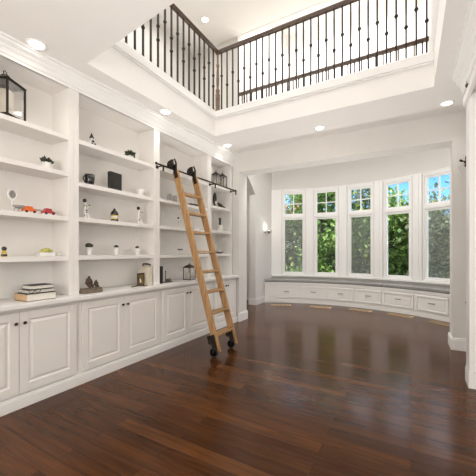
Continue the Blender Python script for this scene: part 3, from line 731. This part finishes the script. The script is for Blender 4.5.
book(-2.845, 1.445, CT+.093, .15, .180, .034, 'bookblk', 'small black book lying on top of the stack', -.03, 'stacked books on the worktop')
b = B()
b.tube([(-2.745, 1.345+.020*cos(a*pi/8), CT+.084+.0165*sin(a*pi/8)) for a in range(17)], .002, 6)
b.tube([(-2.745, 1.395+.020*cos(a*pi/8), CT+.084+.0165*sin(a*pi/8)) for a in range(17)], .002, 6)
b.tube([(-2.745, 1.365, CT+.088), (-2.745, 1.375, CT+.088)], .002, 5)
b.tube([(-2.745, 1.325, CT+.090), (-2.80, 1.30, CT+.088), (-2.87, 1.29, CT+.066)], .002, 5)
tag(b.build('spectacles', 'black'), 'pair of thin black spectacles resting against the stacked books', 'spectacles')

# bronze parent and child
def seated(name, x, y, z, s, label):
    """body of a seated robed figure, one continuous skin mesh, head bowed forward"""
    pts = {'pelvis': ((0, 0, .03), .030), 'chest': ((.002, 0, .085), .026), 'neck': ((.006, 0, .112), .010), 'head': ((.010, 0, .136), .0185),
           'sl': ((0, -.026, .098), .011), 'sr': ((0, .026, .098), .011), 'el': ((.012, -.034, .064), .009), 'er': ((.012, .034, .064), .009),
           'hl': ((.034, -.016, .048), .007), 'hr': ((.034, .016, .048), .007),
           'kl': ((.045, -.026, .034), .014), 'kr': ((.045, .026, .034), .014), 'fl': ((.040, -.016, .009), .009), 'fr': ((.040, .016, .009), .009)}
    e = [('pelvis', 'chest'), ('chest', 'neck'), ('neck', 'head'), ('chest', 'sl'), ('chest', 'sr'), ('sl', 'el'), ('sr', 'er'), ('el', 'hl'), ('er', 'hr'),
         ('pelvis', 'kl'), ('pelvis', 'kr'), ('kl', 'fl'), ('kr', 'fr')]
    ks = list(pts); me = bpy.data.meshes.new(name)
    me.from_pydata([Vector(pts[k][0])*s for k in ks], [(ks.index(a), ks.index(c)) for a, c in e], [])
    bm = bmesh.new(); bm.from_mesh(me); bm.verts.ensure_lookup_table(); lay = bm.verts.layers.skin.verify()
    for i, k in enumerate(ks): bm.verts[i][lay].radius = (pts[k][1]*s,)*2; bm.verts[i][lay].use_root = (k == 'pelvis')
    bm.to_mesh(me); bm.free()
    o = bpy.data.objects.new(name, me); COL.objects.link(o); o.modifiers.new('skin', 'SKIN')
    ss = o.modifiers.new('sub', 'SUBSURF'); ss.levels = ss.render_levels = 2
    me.materials.append(M['statue']); o.location = (x, y, z)
    return o
t = thing('figurine', 'bronze figurine of a parent and child seated on a stone block', 'figurine', (-2.80, 1.925, CT))
b = B(); b.box(-.04, .04, -.105, .105, 0, .035); b.box(-.036, .038, -.10, .10, .035, .052); b.build('stone_block', 'stone', t, bevel=.006, local=True)
for nm, yy, s in (('parent_figure', -.025, .92), ('child_figure', .055, .60)):
    o = seated(nm, -.005, yy, .047, s, ''); o.parent = t

# small shelf figures
t = thing('gnome_figurine', 'small white gnome with a black pointed hat on a dark base, second bookcase top shelf', 'figurine', (-2.89, 2.0, sh(2, 3)))
b = B(); b.box(-.03, .03, -.035, .035, 0, .014); b.ball((.01, .022, .026), .013); b.ball((.012, -.012, .024), .012); b.build('base', 'black', t, local=True)
b = B(); b.lathe([(.022, .012), (.026, .03), (.020, .055), (.011, .068)], (-.004, -.006, 0), 14); b.build('body', 'ceramic', t, local=True)
B().ball((-.003, -.006, .076), .018).build('head', 'ceramic', t, local=True)
B().lathe([(.025, .086), (.022, .094), (.0005, .142)], (-.003, -.006, 0), 14).build('hat', 'black', t, local=True)
b = B(); b.ball((.018, -.006, .048), .012, .8, 1.2, 1.1); b.build('scarf', 'black', t, local=True)

def mug(x, y, z, r, h, m, label, a):
    t = thing('mug', label, 'mug', (x, y, z))
    B().lathe([(r*.72, 0), (r*.80, .004), (r*.97, h*.55), (r, h), (r*.93, h), (r*.90, h*.55), (r*.7, .008), (.0005, .008)], (0, 0, 0), 24).build('cup', m, t, local=True)
    b = B(); pts = [(r*.93+h*.30*sin(pi*k/8)*1.0, h*.52+h*.30*cos(pi*k/8)) for k in range(9)]
    b.tube([(cos(a)*p, sin(a)*p, q) for p, q in pts], r*.13, 8); b.build('handle', m, t, local=True)
mug(-2.885, 1.965, sh(2, 2), .050, .112, 'black', 'glossy black mug on the second bookcase shelf', radians(-80))
mug(-2.885, 2.65, sh(2.6, 2), .045, .082, 'ceramic', 'small white mug right of the black book', radians(50))
book(-2.92, 2.30, sh(2.3, 2), .045, .165, .21, 'bookblk', 'black book standing upright facing out between the two mugs', radians(6), None, True)

def spotted(x, y, z, h, seed, label):
    rnd = random.Random(seed); t = thing('dog_figurine', label, 'figurine', (x, y, z)); s = h/.2
    b = B(); b.lathe([(.018, 0), (.020, .01), (.012, .04), (.016, .08), (.019, .11), (.012, .145), (.006, .155)], (0, 0, 0), 12); b.tube([(.004, .004, .11), (.02, .02, .10), (.016, .032, .125)], [.008, .006, .005], 7)
    b.tube([(.004, .01, .05), (.022, .022, .03), (.028, .024, .004)], [.010, .008, .007], 7)
    b.v = [(px*s, py*s, pz*s) for px, py, pz in b.v]; b.build('body', 'ceramic', t, local=True)
    b = B(); b.ball((.002, -.006, .172), .018, 1, 1, 1.05); b.v = [(px*s, py*s, pz*s) for px, py, pz in b.v]; b.build('head', 'black', t, local=True)
    b = B()
    for k in range(6):
        a = rnd.uniform(-.9, .9); hh = rnd.uniform(.03, .14); b.ball((.0155*cos(a), .0175*sin(a), hh), .0055)
    b.ball((.016, .033, .128), .008)
    b.v = [(px*s, py*s, pz*s) for px, py, pz in b.v]; b.build('spot', 'black', t, local=True)
spotted(-2.90, 1.925, sh(2, 1), .215, 1, 'pale upright dog figurine with a black head above the leftmost slim cactus')
spotted(-2.90, 2.63, sh(2.6, 1), .225, 2, 'white spotted dog figurine with a black head at the right of the second bookcase')
spotted(-2.90, 3.36, sh(3.3, 1), .165, 3, 'white spotted dog figurine on the third bookcase just left of the ladder')
t = thing('honey_jar', 'small honey jar with a domed black lid between the two dog figurines', 'jar', (-2.90, 2.28, sh(2.2, 1)))
B().lathe([(.036, 0), (.040, .006), (.040, .068), (.034, .076)], (0, 0, 0), 20).build('jar', 'yellow', t, local=True)
B().lathe([(.0405, .034), (.0415, .036), (.0415, .060), (.0405, .062)], (0, 0, 0), 20).build('label_band', 'cream', t, local=True)
B().lathe([(.0405, .002), (.0418, .004), (.0418, .022), (.0405, .024)], (0, 0, 0), 20).build('lower_band', 'black', t, local=True)
B().lathe([(.042, .076), (.042, .094), (.034, .112), (.018, .126), (.012, .136), (.014, .144), (.0005, .150)], (0, 0, 0), 20).build('lid', 'black', t, local=True)

# second bookcase, worktop right side: bookend, white books, framed photo, twig
book(-2.90, 2.725, CT, .15, .030, .215, 'cream', 'cream book standing left of the two beside the bronze bookend', 0, 'cream books by the bookend', True)
book(-2.90, 2.757, CT, .16, .030, .235, 'cream', 'cream taller book standing right of the two beside the bronze bookend', 0, 'cream books by the bookend', True)
b = B()
b.tube([(-2.86, 2.785, CT+.008), (-2.86, 2.785, CT+.22), (-2.86, 2.775, CT+.252), (-2.86, 2.74, CT+.262), (-2.86, 2.67, CT+.262), (-2.86, 2.655, CT+.245)], [.008, .008, .009, .010, .012, .010], 8)
b.box(-2.90, -2.83, 2.779, 2.792, CT, CT+.008)
tag(b.build('bookend', 'statue'), 'dark bronze hooked bookend arching over the cream books', 'bookend')
t = thing('picture_frame', 'small bronze photo frame leaning left of the cream books', 'picture frame', (-2.86, 2.625, CT))
b = B(); b.box(-.006, .006, -.055, .055, 0, .155); b.build('frame', 'statue', t, bevel=.003, local=True)
b = B(); b.box(.006, .009, -.040, .040, .018, .138); b.build('picture', mat('sepia_photo', (.16, .12, .04), .3, var=.5, vscale=30), t, local=True)
b = B(); b.ball((.011, -.018, .075), .010, .3, 1, 1.4); b.ball((.011, -.012, .055), .014, .3, 1, 1.2); b.build('portrait', 'wax', t, local=True)
b = B(); b.tube([(-2.80, 2.43, CT+.006), (-2.80, 2.50, CT+.012), (-2.81, 2.56, CT+.022), (-2.81, 2.60, CT+.012)], [.004, .007, .009, .004], 6)
b.tube([(-2.80, 2.49, CT+.012), (-2.79, 2.53, CT+.034), (-2.79, 2.555, CT+.04)], [.004, .005, .002], 6)
b.tube([(-2.80, 2.52, CT+.010), (-2.77, 2.60, CT+.006), (-2.77, 2.65, CT+.008)], [.004, .006, .003], 6)
tag(b.build('twig_ornament', 'statue'), 'dark twig-shaped ornament lying before the bronze photo frame', 'ornament')

# third bookcase
for y, h, lb in ((3.17, .105, 'left of two small grey glass cups on the shelf left of the ladder'), (3.285, .098, 'right of two small grey glass cups on the shelf left of the ladder')):
    b = B(); b.lathe([(.028, 0), (.030, .004), (.033, h), (.031, h), (.028, .008), (.0005, .008)], (-2.90, y, sh(y, 2)), 18); tag(b.build('glass_cup', 'smoke'), lb, 'cup', 'grey glass cups')
t = thing('pedestal_ornament', 'tiny dark T-shaped pedestal ornament low on the third bookcase left of the ladder', 'ornament', (-2.90, 3.40, sh(3.4, 0)))
B().lathe([(.016, 0), (.010, .006), (.007, .06)], (0, 0, 0), 12).build('stem', 'ceramic', t, local=True)
B().box(-.02, .02, -.036, .036, .060, .080).build('top', 'stone', t, bevel=.004, local=True)
book(-2.88, 2.935, CT, .15, .028, .225, 'bookblk', 'slim black book standing on the worktop at the left of the third bookcase', 0, None, True)
t = thing('pen_stand', 'dark pen stand with an upright pen and small tray on the worktop', 'pen holder', (-2.86, 3.09, CT))
B().box(-.03, .03, -.055, .075, 0, .010).build('tray', 'stone', t, bevel=.003, local=True)
b = B(); b.tube([(0, -.035, .010), (0, -.035, .145)], .0045, 8); b.ball((0, -.035, .150), .008); b.build('pen', 'iron', t, local=True)
for y in (.005, .05): B().box(-.014, .014, y-.016, y+.016, .010, .05).build('ink_block', 'silver', t, bevel=.003, local=True)
b = B(); b.box(-2.93, -2.85, 3.60, 3.86, sh(3.7, 2), sh(3.7, 2)+.035); tag(b.build('photo_album', 'bookblk', bevel=.003), 'flat dark album lying on a shelf seen between the ladder rails', 'album')
b = B(); b.lathe([(.028, 0), (.034, .03), (.030, .035), (.0005, .030)], (-2.90, 3.80, sh(3.8, 1)), 14); tag(b.build('small_bowl', 'ceramic'), 'tiny white bowl on a shelf seen between the ladder rails', 'bowl')

# far bookcase
t = thing('owl_figurine', 'tall black ornament with a pale chest under the left small lantern', 'figurine', (-2.90, 4.29, sh(4.3, 2)))
B().lathe([(.026, 0), (.030, .01), (.020, .03), (.030, .07), (.036, .14), (.030, .20), (.018, .235), (.0005, .245)], (0, 0, 0), 16).build('body', 'black', t, local=True)
B().ball((.022, 0, .075), .024, .6, .9, 1.6).build('chest', 'ceramic', t, local=True)
t = thing('reclining_figurine', 'low dark reclining ornament on the far shelf beside the tall black one', 'figurine', (-2.89, 4.50, sh(4.5, 2)))
b = B(); b.tube([(0, -.10, .05), (0, -.06, .055), (0, 0, .036), (0, .06, .026), (.005, .12, .012)], [.022, .028, .022, .018, .008], 10); b.ball((0, -.11, .072), .019)
b.build('body', 'statue', t, local=True)
B().box(-.03, .03, -.13, .13, 0, .012).build('base', 'silver', t, bevel=.003, local=True)
t = thing('decanter', 'white round bottle with a black neck on the far bookcase', 'bottle', (-2.90, 4.45, sh(4.4, 1)))
B().lathe([(.045, 0), (.058, .012), (.060, .055), (.048, .090), (.022, .112)], (0, 0, 0), 20).build('body', 'ceramic', t, local=True)
B().lathe([(.022, .112), (.019, .13), (.019, .20), (.024, .205), (.024, .232), (.0005, .236)], (0, 0, 0), 16).build('neck', 'black', t, local=True)
t = thing('model_boat', 'low dark boat ornament on the lowest shelf of the far bookcase', 'ornament', (-2.89, 4.42, sh(4.4, 0)))
b = B(); b.sweep([[(-.004, -.13, .035), (.004, -.13, .035), (.002, -.13, .03), (-.002, -.13, .03)], [(-.03, -.06, .032), (.03, -.06, .032), (.016, -.06, .004), (-.016, -.06, .004)],
                  [(-.032, .03, .028), (.032, .03, .028), (.018, .03, .001), (-.018, .03, .001)], [(-.006, .13, .036), (.006, .13, .036), (.003, .13, .028), (-.003, .13, .028)]])
b.build('hull', 'statue', t, local=True)
b = B(); b.box(-.014, .014, -.045, .03, .028, .055); b.tube([(0, .0, .05), (0, .0, .082)], .006, 6); b.build('deckhouse', 'ceramic', t, local=True)

# ------------------------------------------------------------ garden trees
def tree(name, x, y, h, r, m, n, label, leaf=.11, low=.12, seed=0, squash=1.0):
    rnd = random.Random(seed); t = thing(name, label, 'tree', (x, y, -.6), 'garden trees behind the bay windows')
    b = B(); b.tube([(0, 0, 0), (.08*r, .03, h*.25), (-.05*r, 0, h*.55), (.02, .05, h*.9)], [.11, .085, .05, .012], 8)
    tips = []
    for k in range(22):
        a = rnd.random()*2*pi; z0 = h*rnd.uniform(low, .75); l = r*rnd.uniform(.55, 1.0)
        p0 = Vector((0, 0, z0)); p1 = p0+Vector((cos(a)*l*.5, sin(a)*l*.5, l*.22)); p2 = p0+Vector((cos(a)*l, sin(a)*l, l*rnd.uniform(.2, .7)))
        b.tube([p0, p1, p2], [.035, .022, .006], 5); tips += [p1, p2, (p1+p2)/2]
    b.build('trunk', 'bark', t, local=True)
    v = []; f = []
    clumps = []
    for k in range(60):
        a = rnd.random()*2*pi; zz = rnd.uniform(low, 1)**.9; q = sqrt(max(0, 1-((zz-.5)/.56)**2))*r*rnd.uniform(.35, 1)
        clumps.append(Vector((cos(a)*q, sin(a)*q*squash, zz*h)))
    clumps += tips
    for k in range(n):
        c = rnd.choice(clumps); s = r*.20
        p = c+Vector((rnd.gauss(0, s), rnd.gauss(0, s), rnd.gauss(0, s*.8)))
        d = Vector((rnd.gauss(0, 1), rnd.gauss(0, 1), rnd.gauss(0, 1))).normalized(); u = d.cross(Vector((0, 0, 1))).normalized()
        l = leaf*rnd.uniform(.6, 1.3); w = u*l*.32; i = len(v)
        v += [p, p+d*l*.5+w, p+d*l, p+d*l*.5-w]; f.append((i, i+1, i+2, i+3))
    me = bpy.data.meshes.new('foliage'); me.from_pydata(v, [], f); me.materials.append(M[m])
    o = bpy.data.objects.new('foliage', me); COL.objects.link(o); o.parent = t
TR = [('leafy_tree', -4.75, 12.6, 3.75, 1.2, 'olive', 9000, 'grey-green garden tree behind the left end bay window', 1),
      ('leafy_tree', -5.1, 14.9, 5.2, 1.2, 'autumn', 5000, 'tall tree with orange autumn leaves behind the left end bay window', 2),
      ('leafy_tree', -2.95, 11.8, 4.9, 1.35, 'green', 10000, 'bright green bushy tree behind the second bay window from the left', 3),
      ('leafy_tree', -1.9, 13.0, 5.0, 1.4, 'olive', 9000, 'olive green tree behind the middle bay window', 4),
      ('leafy_tree', -.55, 11.9, 3.85, 1.15, 'green', 9000, 'bright green tree behind the fourth bay window from the left', 5),
      ('leafy_tree', 1.05, 11.0, 3.5, 1.25, 'olive', 9000, 'grey-green tree behind the right end bay window', 6),
      ('leafy_tree', -4.4, 17.5, 6.6, 2.2, 'green', 8000, 'tall green tree far back between the two left bay windows', 7),
      ('leafy_tree', -1.2, 18.0, 4.4, 2.3, 'olive', 8000, 'wide olive tree far back between the middle bay windows', 8),
      ('leafy_tree', 2.6, 16.5, 3.6, 2.2, 'green', 8000, 'broad green tree far back behind the right bay windows', 9),
      ('leafy_tree', -8.4, 16.5, 5.6, 2.0, 'green', 6000, 'green tree far off to the left behind the garden trees', 10)]
for nm, x, y, h, r, m, n, lb, sd in TR: tree(nm, x, y, h, r, m, n, lb, .15 if m != 'green' else .16, .05, sd)
# clipped hedge closing the garden
rnd = random.Random(5); v = []; f = []
for k in range(26000):
    p = Vector((rnd.uniform(-13, 8), 23.5+rnd.gauss(0, .35), rnd.uniform(-.6, 2.9)+rnd.gauss(0, .15))); d = Vector((rnd.gauss(0, 1), rnd.gauss(0, 1), rnd.gauss(0, 1))).normalized()
    u = d.cross(Vector((0, 0, 1))).normalized()*.08; i = len(v); v += [p, p+d*.14+u, p+d*.28, p+d*.14-u]; f.append((i, i+1, i+2, i+3))
hd = thing('hedge', 'long dark green hedge closing off the garden far behind the bay windows', 'hedge', (-2.5, 23.5, -.6))
me = bpy.data.meshes.new('foliage'); me.from_pydata([p-Vector((-2.5, 23.5, -.6)) for p in v], [], f); me.materials.append(M['green']); o = bpy.data.objects.new('foliage', me); COL.objects.link(o); o.parent = hd
B().box(-13, 8, 23.4, 23.9, -.6, 2.6).build('hedge_core', mat('hedge_core', (.03, .05, .015), .9, var=.4, vscale=6), hd)
